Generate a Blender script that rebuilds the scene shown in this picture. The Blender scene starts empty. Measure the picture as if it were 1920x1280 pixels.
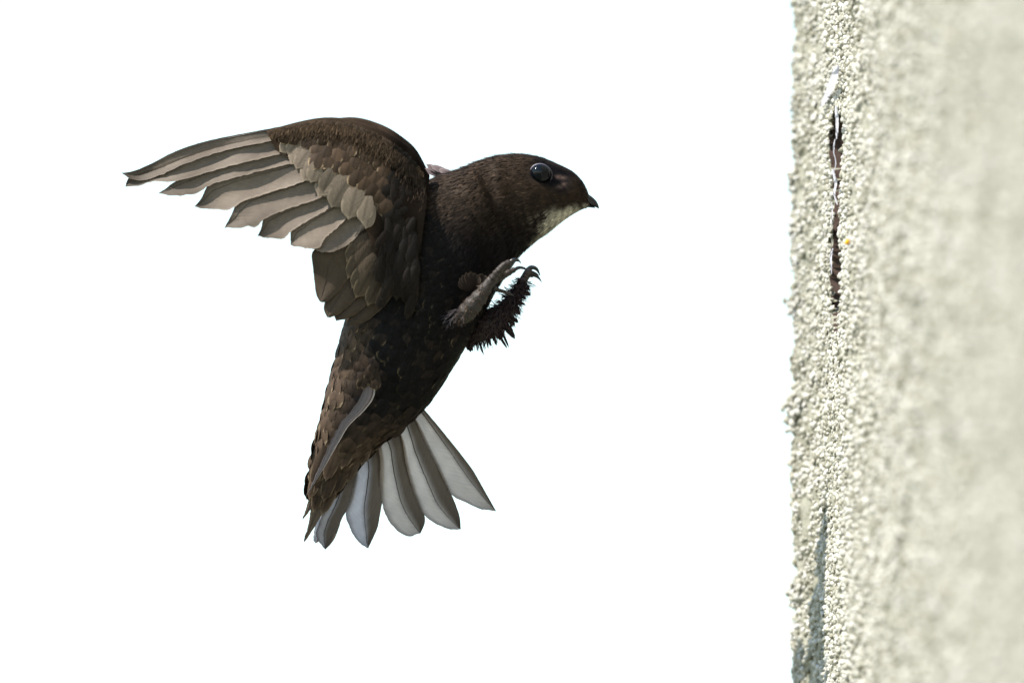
import bpy, math, random
import numpy as np
from mathutils import Vector, Matrix

random.seed(7)
rng = np.random.default_rng(11)
SC = bpy.context.scene
COL = SC.collection

# ------------------------------------------------------------------ camera, sky, sun, exposure
PITCH = math.radians(10.0)
DIST = 6.0                       # metres to the bird
LENS = 560.0
K = 36.0 / LENS * DIST / 1920.0  # metres per photograph pixel at the bird
CAM = np.array([0.0, 0.0, 1.6])
RIGHT = np.array([1.0, 0, 0])
FWD = np.array([0, math.cos(PITCH), math.sin(PITCH)])
UP = np.array([0, -math.sin(PITCH), math.cos(PITCH)])
FOCUS = CAM + FWD * DIST

cam = bpy.data.cameras.new('camera')
cam.lens = LENS
cam.sensor_width = 36
cam.clip_start = 0.05
cam.clip_end = 3000
cam.dof.use_dof = True
cam.dof.focus_distance = DIST
cam.dof.aperture_fstop = 5.3
cam_o = bpy.data.objects.new('camera', cam)
cam_o.location = CAM
cam_o.rotation_euler = (math.pi / 2 + PITCH, 0, 0)
COL.objects.link(cam_o)
SC.camera = cam_o

sun_view = np.array([-0.61, 0.775, 0.155])            # right, up, towards the camera
sd = RIGHT * sun_view[0] + UP * sun_view[1] - FWD * sun_view[2]
sd /= np.linalg.norm(sd)
ELEV = math.asin(sd[2])
ROT = math.atan2(sd[0], sd[1])

world = bpy.data.worlds.new('World')
SC.world = world
world.use_nodes = True
wn = world.node_tree
wn.nodes.clear()
sky = wn.nodes.new('ShaderNodeTexSky')
sky.sky_type = 'NISHITA'
sky.sun_disc = False
sky.sun_elevation = ELEV
sky.sun_rotation = ROT
sky.air_density = 1.6
sky.dust_density = 0.2
sky.ozone_density = 0.4
bg = wn.nodes.new('ShaderNodeBackground')
bg.inputs['Strength'].default_value = 0.15
wo = wn.nodes.new('ShaderNodeOutputWorld')
wn.links.new(sky.outputs[0], bg.inputs[0])
wn.links.new(bg.outputs[0], wo.inputs[0])

sun = bpy.data.lights.new('sun', 'SUN')
sun.energy = 5.0
sun.angle = math.radians(0.53)
sun.color = (1.0, 0.93, 0.82)
sun_o = bpy.data.objects.new('sun', sun)
sun_o.rotation_euler = Vector(sd).to_track_quat('Z', 'Y').to_euler()
sun_o.location = (-4, -4, 8)
COL.objects.link(sun_o)

SC.view_settings.view_transform = 'Standard'
SC.view_settings.look = 'None'
SC.view_settings.exposure = 0.86
SC.view_settings.gamma = 1.0
SC.view_settings.use_curve_mapping = False
SC.render.engine = 'CYCLES'
SC.cycles.max_bounces = 8
SC.cycles.transparent_max_bounces = 16


# ------------------------------------------------------------------ helpers
def P3(x, y, d):
    """bird space (px right, px down, px away) -> world"""
    x = np.asarray(x, float)[..., None]
    y = np.asarray(y, float)[..., None]
    d = np.asarray(d, float)[..., None]
    return FOCUS + RIGHT * (x - 960) * K + UP * (640 - y) * K + FWD * d * K


def props(o, label=None, cat=None, group=None, kind=None):
    if label: o['label'] = label
    if cat: o['category'] = cat
    if group: o['group'] = group
    if kind: o['kind'] = kind
    return o


def make_mesh(name, V, F, mats, smooth=True, col=None, uv=None, matidx=None):
    me = bpy.data.meshes.new(name)
    V = np.asarray(V, np.float32)
    if isinstance(F, np.ndarray):
        n, k = F.shape
        me.vertices.add(len(V))
        me.vertices.foreach_set('co', V.ravel())
        me.loops.add(n * k)
        me.loops.foreach_set('vertex_index', F.astype(np.int32).ravel())
        me.polygons.add(n)
        me.polygons.foreach_set('loop_start', np.arange(0, n * k, k, dtype=np.int32))
        me.polygons.foreach_set('loop_total', np.full(n, k, dtype=np.int32))
        me.update(calc_edges=True)
    else:
        me.from_pydata([tuple(map(float, v)) for v in V], [], F)
        me.update()
    for m in (mats if isinstance(mats, (list, tuple)) else [mats]):
        me.materials.append(m)
    me.polygons.foreach_set('use_smooth', [smooth] * len(me.polygons))
    if matidx is not None:
        me.polygons.foreach_set('material_index', matidx)
    if col is not None:
        c = np.ones((len(V), 4), np.float32)
        c[:, :3] = col
        a = me.color_attributes.new('col', 'FLOAT_COLOR', 'POINT')
        a.data.foreach_set('color', c.ravel())
    if uv is not None:
        uvl = me.uv_layers.new(name='uv')
        li = np.empty(len(me.loops), np.int32)
        me.loops.foreach_get('vertex_index', li)
        uvl.data.foreach_set('uv', np.asarray(uv, np.float32)[li].ravel())
    me.validate()
    return me


def link(name, me, parent=None, loc=None):
    o = bpy.data.objects.new(name, me)
    COL.objects.link(o)
    if parent is not None:
        o.parent = parent
    if loc is not None:
        o.location = loc
    return o


def grid_faces(nu, nv, closed_v=False, off=0):
    i = np.arange(nu - 1)[:, None]
    j = np.arange(nv if closed_v else nv - 1)[None, :]
    jn = (j + 1) % nv
    a = i * nv + j; b = i * nv + jn; c = (i + 1) * nv + jn; d = (i + 1) * nv + j
    return np.stack([a, b, c, d], -1).reshape(-1, 4) + off


def catmull(pts, n, uniform=True):
    """resample a polyline smoothly to n points"""
    p = np.asarray(pts, float)
    e = np.vstack([2 * p[0] - p[1], p, 2 * p[-1] - p[-2]])
    m = len(p) - 1
    dense = []
    for i in range(m):
        t = np.linspace(0, 1, 24, endpoint=False)[:, None]
        p0, p1, p2, p3 = e[i], e[i + 1], e[i + 2], e[i + 3]
        dense.append(0.5 * ((2 * p1) + (-p0 + p2) * t + (2 * p0 - 5 * p1 + 4 * p2 - p3) * t ** 2 + (-p0 + 3 * p1 - 3 * p2 + p3) * t ** 3))
    dense.append(p[-1:])
    dense = np.vstack(dense)
    if uniform:
        s = np.r_[0, np.cumsum(np.linalg.norm(np.diff(dense, axis=0), axis=1))]
        s /= s[-1]
    else:
        s = np.linspace(0, 1, len(dense))
    q = np.linspace(0, 1, n)
    return np.stack([np.interp(q, s, dense[:, k]) for k in range(p.shape[1])], 1)


def sines(x, y, seed, freqs, amps):
    r = np.random.default_rng(seed)
    out = np.zeros(np.broadcast(x, y).shape)
    for f, a in zip(freqs, amps):
        for _ in range(5):
            th = r.uniform(0, 2 * np.pi)
            ph = r.uniform(0, 2 * np.pi)
            ff = f * r.uniform(0.7, 1.3)
            out = out + a / 2.2 * np.sin(2 * np.pi * ff * (x * np.cos(th) + y * np.sin(th)) + ph)
    return out


def smooth01(x):
    x = np.clip(x, 0, 1)
    return x * x * (3 - 2 * x)


# ------------------------------------------------------------------ materials
def new_mat(name):
    m = bpy.data.materials.new(name)
    m.use_nodes = True
    nt = m.node_tree
    b = nt.nodes['Principled BSDF']
    return m, nt, b


def N(nt, t, **kw):
    n = nt.nodes.new(t)
    for k, v in kw.items():
        setattr(n, k, v)
    return n


def math_node(nt, op, a, b=None):
    n = N(nt, 'ShaderNodeMath', operation=op)
    for i, v in enumerate((a, b)):
        if v is None: continue
        if isinstance(v, (int, float)): n.inputs[i].default_value = v
        else: nt.links.new(v, n.inputs[i])
    return n.outputs[0]


def feather_mat(name, trans=0.0, rough=0.5, vary=0.3, barb=0.5, tcol=(1, 1, 1), sheen=0.0, spec=0.35, base=None, mottle=.7):
    m, nt, b = new_mat(name)
    L = nt.links
    if base is None:
        att = N(nt, 'ShaderNodeAttribute', attribute_name='col')
        csock = att.outputs['Color']
    else:
        rgb = N(nt, 'ShaderNodeRGB'); rgb.outputs[0].default_value = (*base, 1)
        csock = rgb.outputs[0]
    oi = N(nt, 'ShaderNodeObjectInfo')
    tc = N(nt, 'ShaderNodeTexCoord')
    no = N(nt, 'ShaderNodeTexNoise')
    no.inputs['Scale'].default_value = 900
    no.inputs['Detail'].default_value = 3
    L.new(tc.outputs['Object'], no.inputs['Vector'])
    v1 = math_node(nt, 'MULTIPLY_ADD', oi.outputs['Random'], vary); v1.node.inputs[2].default_value = 1 - vary / 2
    v2 = math_node(nt, 'MULTIPLY_ADD', no.outputs[0], mottle); v2.node.inputs[2].default_value = 1 - mottle / 2
    v3 = math_node(nt, 'MULTIPLY', v1, v2)
    mul = N(nt, 'ShaderNodeVectorMath', operation='SCALE')
    L.new(csock, mul.inputs[0])
    L.new(v3, mul.inputs['Scale'])
    L.new(mul.outputs[0], b.inputs['Base Color'])
    sock_v3 = v3
    b.inputs['Roughness'].default_value = rough
    b.inputs['Specular IOR Level'].default_value = spec
    if sheen:
        b.inputs['Sheen Weight'].default_value = sheen
        b.inputs['Sheen Roughness'].default_value = 0.4
        b.inputs['Sheen Tint'].default_value = (1, .8, .6, 1)
    # barbs: uv.x runs obliquely along the barbs, in photograph pixels
    uv = N(nt, 'ShaderNodeUVMap', uv_map='uv')
    mp = N(nt, 'ShaderNodeMapping'); mp.inputs['Scale'].default_value = (0.42, 0.35, 1)
    L.new(uv.outputs[0], mp.inputs[0])
    nb = N(nt, 'ShaderNodeTexNoise'); nb.inputs['Scale'].default_value = 1.0; nb.inputs['Detail'].default_value = 2
    L.new(mp.outputs[0], nb.inputs['Vector'])
    if barb > 0:
        st = math_node(nt, 'MULTIPLY_ADD', nb.outputs[0], 0.5); st.node.inputs[2].default_value = 0.75
        L.new(math_node(nt, 'MULTIPLY', v3, st), mul.inputs['Scale'])
    bp = N(nt, 'ShaderNodeBump'); bp.inputs['Strength'].default_value = barb; bp.inputs['Distance'].default_value = 0.0004
    L.new(nb.outputs[0], bp.inputs['Height'])
    L.new(bp.outputs[0], b.inputs['Normal'])
    if trans > 0:
        tr = N(nt, 'ShaderNodeBsdfTranslucent')
        tm = N(nt, 'ShaderNodeVectorMath', operation='MULTIPLY'); tm.inputs[1].default_value = tcol
        L.new(mul.outputs[0], tm.inputs[0])
        L.new(tm.outputs[0], tr.inputs['Color'])
        mx = N(nt, 'ShaderNodeMixShader'); mx.inputs[0].default_value = trans
        L.new(b.outputs[0], mx.inputs[1]); L.new(tr.outputs[0], mx.inputs[2])
        L.new(mx.outputs[0], nt.nodes['Material Output'].inputs['Surface'])
    return m


M_flight = feather_mat('flight_feather', trans=0.22, rough=0.6, vary=0.2, barb=0.35, spec=0.22, mottle=.15)
M_tail = feather_mat('tail_feather', trans=0.62, rough=0.5, vary=0.10, barb=0.3, spec=0.2, mottle=.10)
M_covert = feather_mat('covert_feather', trans=0.08, rough=0.6, vary=0.5, barb=0.5, spec=0.15, mottle=.5)
M_body = feather_mat('body_plumage', trans=0.0, rough=0.8, vary=0.0, barb=0.0, spec=0.05)
M_bodyf = feather_mat('body_feather', trans=0.0, rough=0.65, vary=0.45, barb=0.3, spec=0.10, mottle=.35)
M_barb = feather_mat('fine_barbs', trans=0.0, rough=0.6, vary=0.0, barb=0.0, spec=0.09)


def plain(name, colr, rough=0.4, spec=0.5, bump=0.0, scale=1500, coat=0.0):
    m, nt, b = new_mat(name)
    b.inputs['Base Color'].default_value = (*colr, 1)
    b.inputs['Roughness'].default_value = rough
    b.inputs['Specular IOR Level'].default_value = spec
    b.inputs['Coat Weight'].default_value = coat
    if bump:
        tc = N(nt, 'ShaderNodeTexCoord')
        no = N(nt, 'ShaderNodeTexNoise'); no.inputs['Scale'].default_value = scale; no.inputs['Detail'].default_value = 3
        nt.links.new(tc.outputs['Object'], no.inputs['Vector'])
        bp = N(nt, 'ShaderNodeBump'); bp.inputs['Strength'].default_value = bump; bp.inputs['Distance'].default_value = 0.0005
        nt.links.new(no.outputs[0], bp.inputs['Height']); nt.links.new(bp.outputs[0], b.inputs['Normal'])
        mr = N(nt, 'ShaderNodeMixRGB', blend_type='MULTIPLY'); mr.inputs[0].default_value = 0.6
        mr.inputs[1].default_value = (*colr, 1)
        cr = N(nt, 'ShaderNodeMapRange'); cr.inputs[3].default_value = 0.5; cr.inputs[4].default_value = 1.5
        nt.links.new(no.outputs[0], cr.inputs[0]); nt.links.new(cr.outputs[0], mr.inputs[2])
        nt.links.new(mr.outputs[0], b.inputs['Base Color'])
    return m


M_eye = plain('eye_gloss', (0.002, 0.003, 0.005), 0.07, 0.22)
M_lid = plain('eyelid_skin', (0.10, 0.085, 0.11), 0.35, 0.5, bump=0.3, scale=3000)
M_bill = plain('bill_horn', (0.006, 0.007, 0.012), 0.28, 0.5, bump=0.25, scale=1800)
M_claw = plain('claw_horn', (0.008, 0.008, 0.012), 0.25, 0.6)
M_foot = plain('foot_skin', (0.034, 0.027, 0.025), 0.45, 0.28, bump=1.0, scale=1100)
M_footdark = plain('dark_foot_skin', (0.03, 0.018, 0.02), 0.45, 0.5, bump=1.0, scale=1800)
M_shaft = plain('feather_shaft', (0.030, 0.020, 0.014), 0.35, 0.5)


# ------------------------------------------------------------------ setting: ground and wall
def ground():
    m, nt, b = new_mat('ground_gravel')
    tc = N(nt, 'ShaderNodeTexCoord'); no = N(nt, 'ShaderNodeTexNoise')
    no.inputs['Scale'].default_value = 1.3; no.inputs['Detail'].default_value = 8
    nt.links.new(tc.outputs['Object'], no.inputs['Vector'])
    cr = N(nt, 'ShaderNodeValToRGB')
    cr.color_ramp.elements[0].color = (0.045, 0.06, 0.03, 1); cr.color_ramp.elements[0].position = 0.35
    cr.color_ramp.elements[1].color = (0.12, 0.13, 0.07, 1); cr.color_ramp.elements[1].position = 0.7
    nt.links.new(no.outputs[0], cr.inputs[0]); nt.links.new(cr.outputs[0], b.inputs['Base Color'])
    b.inputs['Roughness'].default_value = 0.9
    S = 1500
    o = link('ground', make_mesh('ground', [(-S, -S, 0), (S, -S, 0), (S, S, 0), (-S, S, 0)], [(0, 1, 2, 3)], m, False))
    props(o, kind='structure')


ground()

SLOPE = 0.089                               # the wall runs almost along the line of sight
A_DIR = np.array([-SLOPE, 1, 0]); A_DIR /= np.linalg.norm(A_DIR)
N_DIR = np.array([-1, -SLOPE, 0]); N_DIR /= np.linalg.norm(N_DIR)
Z_DIR = np.array([0, 0, 1.0])
WB = FOCUS + RIGHT * (1568 - 960) * K       # the point of the wall next to the bird
S1 = 0.092                                  # house corner
TANP = math.tan(PITCH)


def h0(s, z):
    k = 0.35 + 0.65 * smooth01((np.abs(s) - 0.03) / 0.05)
    return sines(s, z, 5, [9, 22, 60], [0.0010, 0.0008, 0.0005]) * k + 2.4 * np.maximum(s - 0.035, 0) ** 2


def wallp(s, z, h):
    s = np.asarray(s, float); z = np.asarray(z, float); h = np.asarray(h, float)
    return WB + A_DIR * s[..., None] + Z_DIR * z[..., None] + N_DIR * h[..., None]


def s_of(px, h=0.0):
    """distance along the wall at which the surface shows at photograph column px"""
    lat = (px - 960) * K
    # (x0 - SL*s - h) * D/(D+s) = lat
    x0 = (1568 - 960) * K
    return (x0 - h - lat) / (lat / DIST + SLOPE)


def z_of(py, s):
    return (640 - py) * K / math.cos(PITCH) + s * TANP


def wall_material(name, dark, light, pebbly=False):
    m, nt, b = new_mat(name)
    L = nt.links
    tc = N(nt, 'ShaderNodeTexCoord')
    no = N(nt, 'ShaderNodeTexNoise'); no.inputs['Scale'].default_value = 35; no.inputs['Detail'].default_value = 8
    L.new(tc.outputs['Object'], no.inputs['Vector'])
    cr = N(nt, 'ShaderNodeValToRGB')
    cr.color_ramp.elements[0].position = 0.35; cr.color_ramp.elements[0].color = (*dark, 1)
    cr.color_ramp.elements[1].position = 0.65; cr.color_ramp.elements[1].color = (*light, 1)
    L.new(no.outputs[0], cr.inputs[0]); L.new(cr.outputs[0], b.inputs['Base Color'])
    b.inputs['Roughness'].default_value = 0.9
    n2 = N(nt, 'ShaderNodeTexNoise'); n2.inputs['Scale'].default_value = 900; n2.inputs['Detail'].default_value = 4
    L.new(tc.outputs['Object'], n2.inputs['Vector'])
    h = n2.outputs[0]
    bp = N(nt, 'ShaderNodeBump'); bp.inputs['Strength'].default_value = 0.8; bp.inputs['Distance'].default_value = 0.0006
    if pebbly:
        vo = N(nt, 'ShaderNodeTexVoronoi'); vo.inputs['Scale'].default_value = 330
        L.new(tc.outputs['Object'], vo.inputs['Vector'])
        h = math_node(nt, 'SUBTRACT', n2.outputs[0], vo.outputs['Distance'])
        bp.inputs['Distance'].default_value = 0.0015
    L.new(h, bp.inputs['Height']); L.new(bp.outputs[0], b.inputs['Normal'])
    return m


M_coat = wall_material('render_coat', (0.19, 0.185, 0.14), (0.30, 0.295, 0.25))
M_house = wall_material('house_wall', (0.26, 0.25, 0.21), (0.37, 0.36, 0.32), True)


def pebble_material():
    m, nt, b = new_mat('painted_pebble')
    L = nt.links
    att = N(nt, 'ShaderNodeAttribute', attribute_name='col')
    tc = N(nt, 'ShaderNodeTexCoord')
    no = N(nt, 'ShaderNodeTexNoise'); no.inputs['Scale'].default_value = 1400; no.inputs['Detail'].default_value = 3
    L.new(tc.outputs['Object'], no.inputs['Vector'])
    mr = N(nt, 'ShaderNodeMapRange'); mr.inputs[3].default_value = 0.72; mr.inputs[4].default_value = 1.2
    L.new(no.outputs[0], mr.inputs[0])
    sc = N(nt, 'ShaderNodeVectorMath', operation='SCALE')
    L.new(att.outputs['Color'], sc.inputs[0]); L.new(mr.outputs[0], sc.inputs['Scale'])
    L.new(sc.outputs[0], b.inputs['Base Color'])
    b.inputs['Roughness'].default_value = 0.75
    bp = N(nt, 'ShaderNodeBump'); bp.inputs['Strength'].default_value = 0.5; bp.inputs['Distance'].default_value = 0.0004
    L.new(no.outputs[0], bp.inputs['Height']); L.new(bp.outputs[0], b.inputs['Normal'])
    return m


M_peb = pebble_material()
M_gap = plain('raw_render_edge', (0.045, 0.028, 0.023), 0.9, 0.3, bump=0.6, scale=700)


def ico(sub):
    import bmesh
    bm = bmesh.new()
    bmesh.ops.create_icosphere(bm, subdivisions=sub, radius=1)
    V = np.array([v.co[:] for v in bm.verts])
    F = np.array([[v.index for v in f.verts] for f in bm.faces])
    bm.free()
    return V, F


def half_blob(sub, seed, cut):
    V, F = ico(sub)
    r = np.random.default_rng(seed)
    # lumpy stone; local z is the outward direction
    d = 1 + 0.16 * sum(np.sin(V @ r.normal(0, 2.0, 3) + r.uniform(0, 6)) for _ in range(4)) / 1.6
    V = V * d[:, None]
    for _ in range(7):
        nn = r.normal(0, 1, 3); nn /= np.linalg.norm(nn)
        V = V - np.maximum(V @ nn - r.uniform(.55, .8), 0)[:, None] * nn * .9
    d = np.ones(len(V))
    keep = (V[F][:, :, 2].mean(1) > cut)
    F = F[keep]
    used = np.unique(F)
    remap = -np.ones(len(V), int); remap[used] = np.arange(len(used))
    return (V * d[:, None])[used], remap[F]


def gap_mask(s, z, jt=1.0):
    """1 inside the nest crevice and in front of the sealant, where no pebble sits"""
    py = 640 - (z - s * TANP) * math.cos(PITCH) / K
    px = 960 + ((1568 - 960) * K - SLOPE * s) * DIST / (DIST + s) / K
    jit = sines(py / 100.0, py * 0, 9, [2.2, 5], [2.0, 1.5]) * jt
    c1 = 1569 - np.clip((py - 420) / 220, 0, 1) * 4 + jit * 0.5
    w1 = (5.0 + 1.5 * np.sin(py / 37.0)) * smooth01((py - 195) / 60) * smooth01((650 - py) / 90)
    near = s_of(c1 + w1, 0.0016); far = s_of(c1 - w1, -0.0004)
    m = (s > near) & (s < far) & (w1 > 0.8)
    return m, px, py


def build_wall():
    base = wallp(-1.5, -WB[2], 0.0)
    root = bpy.data.objects.new('pebbledash_wall', None)
    root.location = base
    COL.objects.link(root)
    props(root, 'tall pale pebbledash house wall with a narrow dark crevice, seen almost edge-on', 'wall')
    # house body: slab behind the detailed coat
    top = 2.0
    q = []
    for s in (-5.2, S1 - 0.0035):
        for h in (-0.006, -0.42):
            for z in (-WB[2], top):
                q.append(wallp(s, z, h) - base)
    Fh = [(0, 1, 5, 4), (4, 5, 7, 6), (6, 7, 3, 2), (2, 3, 1, 0), (1, 3, 7, 5), (0, 4, 6, 2)]
    link('wall_body', make_mesh('wall_body', q, Fh, M_house, False), root)
    # coat, a bumpy sheet that turns round the corner
    ss = np.r_[np.linspace(-1.25, -0.45, 160, endpoint=False), np.linspace(-0.45, S1, 420)]
    zz = np.linspace(-0.175, 0.175, 340)
    S_, Z_ = np.meshgrid(ss, zz, indexing='ij')
    Zw = Z_ + S_ * TANP
    H = h0(S_, Zw) + sines(S_, Zw, 8, [150, 300], [0.0004, 0.0003])
    g, px, py = gap_mask(S_, Zw, 0.0)
    g1 = g & (py < 700)
    H = np.where(g1, -0.0055, H)
    H = H - 0.003 * smooth01((S_ - (S1 - 0.006)) / 0.006) ** 2
    V = wallp(S_, Zw, H)
    # corner return
    ret = [wallp(np.full(len(zz), S1), zz + S1 * TANP, H[-1] - dh) + A_DIR * da for dh, da in ((0.004, 0.0015), (0.01, 0.002), (0.03, 0.002))]
    V = np.concatenate([V, np.stack(ret)], 0)
    nu = V.shape[0]
    F = grid_faces(nu, len(zz))
    cen_g = np.concatenate([g1, np.zeros((3, len(zz)), bool)])[:-1, :-1].ravel()
    near = np.concatenate([g1, np.zeros((3, len(zz)), bool)])[1:, :-1].ravel()
    link('render_coat', make_mesh('render_coat', V.reshape(-1, 3) - base, F, [M_coat, M_gap], True,
                                  matidx=(cen_g | near).astype(np.int32)), root)
    # pebbles
    def field(s0, s1_, sp, zh, rmin, rmax):
        ns = int((s1_ - s0) / sp); nz = int(2 * zh / sp)
        i, j = np.meshgrid(np.arange(ns), np.arange(nz), indexing='ij')
        s = s0 + (i + 0.5 * (j % 2)) * sp + rng.normal(0, sp * 0.3, i.shape)
        z = -zh + j * sp + rng.normal(0, sp * 0.3, i.shape) + s * TANP
        r = rng.uniform(0, 1, i.shape) ** 1.8 * (rmax - rmin) + rmin
        s, z, r = s.ravel(), z.ravel(), r.ravel()
        g, px, py = gap_mask(s, z)
        ok = ~g & (s < S1 + 0.0005)
        patch = sines(s, z, 21, [30], [1.0]) + rng.normal(0, .6, s.shape) >-1.05
        ok &= patch
        return s[ok], z[ok], r[ok], px[ok], py[ok]

    def rand_rot(n):
        a = rng.uniform(0, 2 * np.pi, n)
        tilt = rng.normal(0, 0.35, (n, 2))
        ez = np.stack([tilt[:, 0], tilt[:, 1], np.ones(n)], 1); ez /= np.linalg.norm(ez, axis=1)[:, None]
        ex = np.stack([np.cos(a), np.sin(a), np.zeros(n)], 1)
        ex -= (ex * ez).sum(1)[:, None] * ez; ex /= np.linalg.norm(ex, axis=1)[:, None]
        ey = np.cross(ez, ex)
        R = np.stack([ex, ey, ez], 2)               # columns
        B = np.stack([A_DIR, Z_DIR, N_DIR], 1)      # wall frame
        return B[None] @ R

    def tint(n):
        t = rng.uniform(0, 1, n)[:, None]
        c = np.array([0.355, 0.345, 0.29]) * (1 - t) + np.array([0.53, 0.515, 0.49]) * t
        dk = rng.uniform(0, 1, n)[:, None] < 0.2
        return np.where(dk, np.array([0.24, 0.23, 0.18]), c) * rng.uniform(0.88, 1.06, n)[:, None]

    def merge(s, z, r, blobs, pos):
        Vs, Fs, Cs, off = [], [], [], 0
        which = rng.integers(0, len(blobs), len(s))
        for b, (BV, BF) in enumerate(blobs):
            idx = np.where(which == b)[0]
            if len(idx) == 0: continue
            n = len(idx)
            R = rand_rot(n)
            sc = np.stack([r[idx] * rng.uniform(.8, 1.3, n), r[idx] * rng.uniform(.8, 1.15, n), r[idx] * rng.uniform(.75, 1.05, n)], 1)
            v = (BV[None] * sc[:, None, :]) @ R.transpose(0, 2, 1) + pos[idx][:, None, :]
            f = BF[None] + (np.arange(n) * len(BV))[:, None, None] + off
            c = np.repeat(tint(n)[:, None, :], len(BV), 1)
            Vs.append(v.reshape(-1, 3)); Fs.append(f.reshape(-1, 3)); Cs.append(c.reshape(-1, 3))
            off += n * len(BV)
        return np.vstack(Vs), np.vstack(Fs), np.vstack(Cs)

    s, z, r, px, py = field(-0.20, S1 + 0.003, 0.00205, 0.150, 0.0006, 0.0017)
    s2, z2, r2, px2, py2 = field(-1.1, -0.20, 0.0030, 0.160, 0.0011, 0.0022)
    # the proud lumps on the corner
    lump = []
    for (lx, ly, n, sc) in ((1476, 578, 16, 1), (1472, 772, 26, 1.25), (1480, 800, 14, 1), (1478, 1128, 18, .9), (1482, 330, 8, .6), (1481, 875, 6, .7)):
        zc = z_of(ly, S1)
        for _ in range(n):
            lump.append((S1 - abs(random.gauss(0, .006)) - .001, zc + random.gauss(0, .0022) * sc, random.uniform(.0011, .0019), 0.0007 + random.uniform(-.0004, .0012) * sc))
    lump = np.array(lump)
    hh = h0(s, z) - 0.004 * smooth01((s - (S1 - 0.006)) / 0.006) ** 2 + rng.uniform(-0.0001, 0.0006, len(s))
    pos = wallp(s, z, hh) - base
    hero = [half_blob(2, 40 + i, -0.25) for i in range(3)]
    mid = [half_blob(1, 50 + i, -0.35) for i in range(6)]
    hi2 = [half_blob(2, 60 + i, -0.2) for i in range(4)]
    low = [half_blob(1, 70 + i, -0.1) for i in range(4)]
    vis = (py > -10) & (py < 1290) & (np.abs(s) < 0.1)
    score = np.where(vis, r * 1000 + hh * 500 - np.abs(s) * 3, -1)
    order = np.argsort(-score)
    hero_i = order[:300]
    rest = np.ones(len(s), bool); rest[hero_i] = False
    heromesh = []
    for b, (BV, BF) in enumerate(hi2):
        for tcol in ((0.54, 0.53, 0.52), (0.42, 0.405, 0.35), (0.29, 0.275, 0.21)):
            heromesh.append(make_mesh('pebble', BV, BF, M_peb, True, col=np.tile(tcol, (len(BV), 1))))
    RR = rand_rot(300)
    for q_, i in enumerate(hero_i):
        mi = random.choice([0, 0, 1, 1, 2]) + 3 * random.randrange(4)
        o = link('pebble', heromesh[mi], root)
        M = np.eye(4)
        M[:3, :3] = RR[q_] @ np.diag([r[i] * random.uniform(.85, 1.3), r[i] * random.uniform(.85, 1.15), r[i] * random.uniform(.8, 1.05)])
        M[:3, 3] = pos[i]
        o.matrix_basis = Matrix(M.tolist())
    foc = rest & (np.abs(s) < 0.045)
    oth = rest & ~foc
    Va, Fa, Ca = merge(s[foc], z[foc], r[foc], hi2, pos[foc])
    Vb, Fb, Cb = merge(s[oth], z[oth], r[oth], mid, pos[oth])
    pos2 = wallp(s2, z2, h0(s2, z2) + rng.uniform(-.0003, .0008, len(s2))) - base
    Vc, Fc, Cc = merge(s2, z2, r2, low, pos2)
    posl = wallp(lump[:, 0], lump[:, 1], h0(lump[:, 0], lump[:, 1]) + lump[:, 3]) - base
    Vd, Fd, Cd = merge(lump[:, 0], lump[:, 1], lump[:, 2], mid, posl)
    Vs = [Va, Vb, Vc, Vd]; Fs = []; off = 0
    for v, f in zip(Vs, (Fa, Fb, Fc, Fd)):
        Fs.append(f + off); off += len(v)
    o = link('pebbledash', make_mesh('pebbledash', np.vstack(Vs), np.vstack(Fs), M_peb, True, col=np.vstack([Ca, Cb, Cc, Cd])), root)
    props(o, kind='stuff')
    # lichen spot
    BV, BF = half_blob(2, 90, -1)
    sl = s_of(1606); zl = z_of(456, sl)
    R = rand_rot(1)[0]
    M_l = plain('orange_lichen', (0.75, 0.38, 0.02), 0.8, 0.2, bump=0.6)
    lp = wallp(sl, zl, h0(np.array(sl), np.array(zl)) + 0.0024) - base
    link('lichen_spot', make_mesh('lichen_spot', (BV * 0.0012) @ R.T + lp, BF, M_l, True), root)


build_wall()


def shred(name, pts, width, label, group=None, lift=0.0030, twist=0.6):
    """thin translucent white strip of feather caught on the wall; pts in photograph columns/rows"""
    n = 26
    c = catmull([(p[0], p[1]) for p in pts], n)
    V, C = [], []
    for i in range(n):
        t = i / (n - 1)
        w = width * (math.sin(math.pi * min(1, t * 0.85 + 0.12)) ** 0.7)
        sc = 0.0 + (c[i, 0] - 1568) * 0.0
        hh = lift + 0.0008 * math.sin(6 * t)
        s = s_of(c[i, 0], hh)
        p = wallp(s, z_of(c[i, 1], s), hh)
        d = RIGHT * 0.9 + FWD * math.sin(3 * t) * twist + UP * 0.1
        d /= np.linalg.norm(d)
        for j in range(7):
            v = j / 6 - 0.5
            V.append(p + d * v * w * K + FWD * (-0.0006 * math.cos(math.pi * v)) + d * random.gauss(0, 0.00006))
    V = np.array(V)
    base = V.mean(0)
    uv = np.array([(i * 2.0 + j * .3, j * 1.0) for i in range(n) for j in range(7)])
    col = np.tile((0.62, 0.62, 0.68), (len(V), 1)) * rng.uniform(.85, 1.1, (len(V), 1))
    o = link(name, make_mesh(name, V - base, grid_faces(n, 7), M_shred, True, col=col, uv=uv), loc=base)
    props(o, label, 'feather', group)


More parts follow.
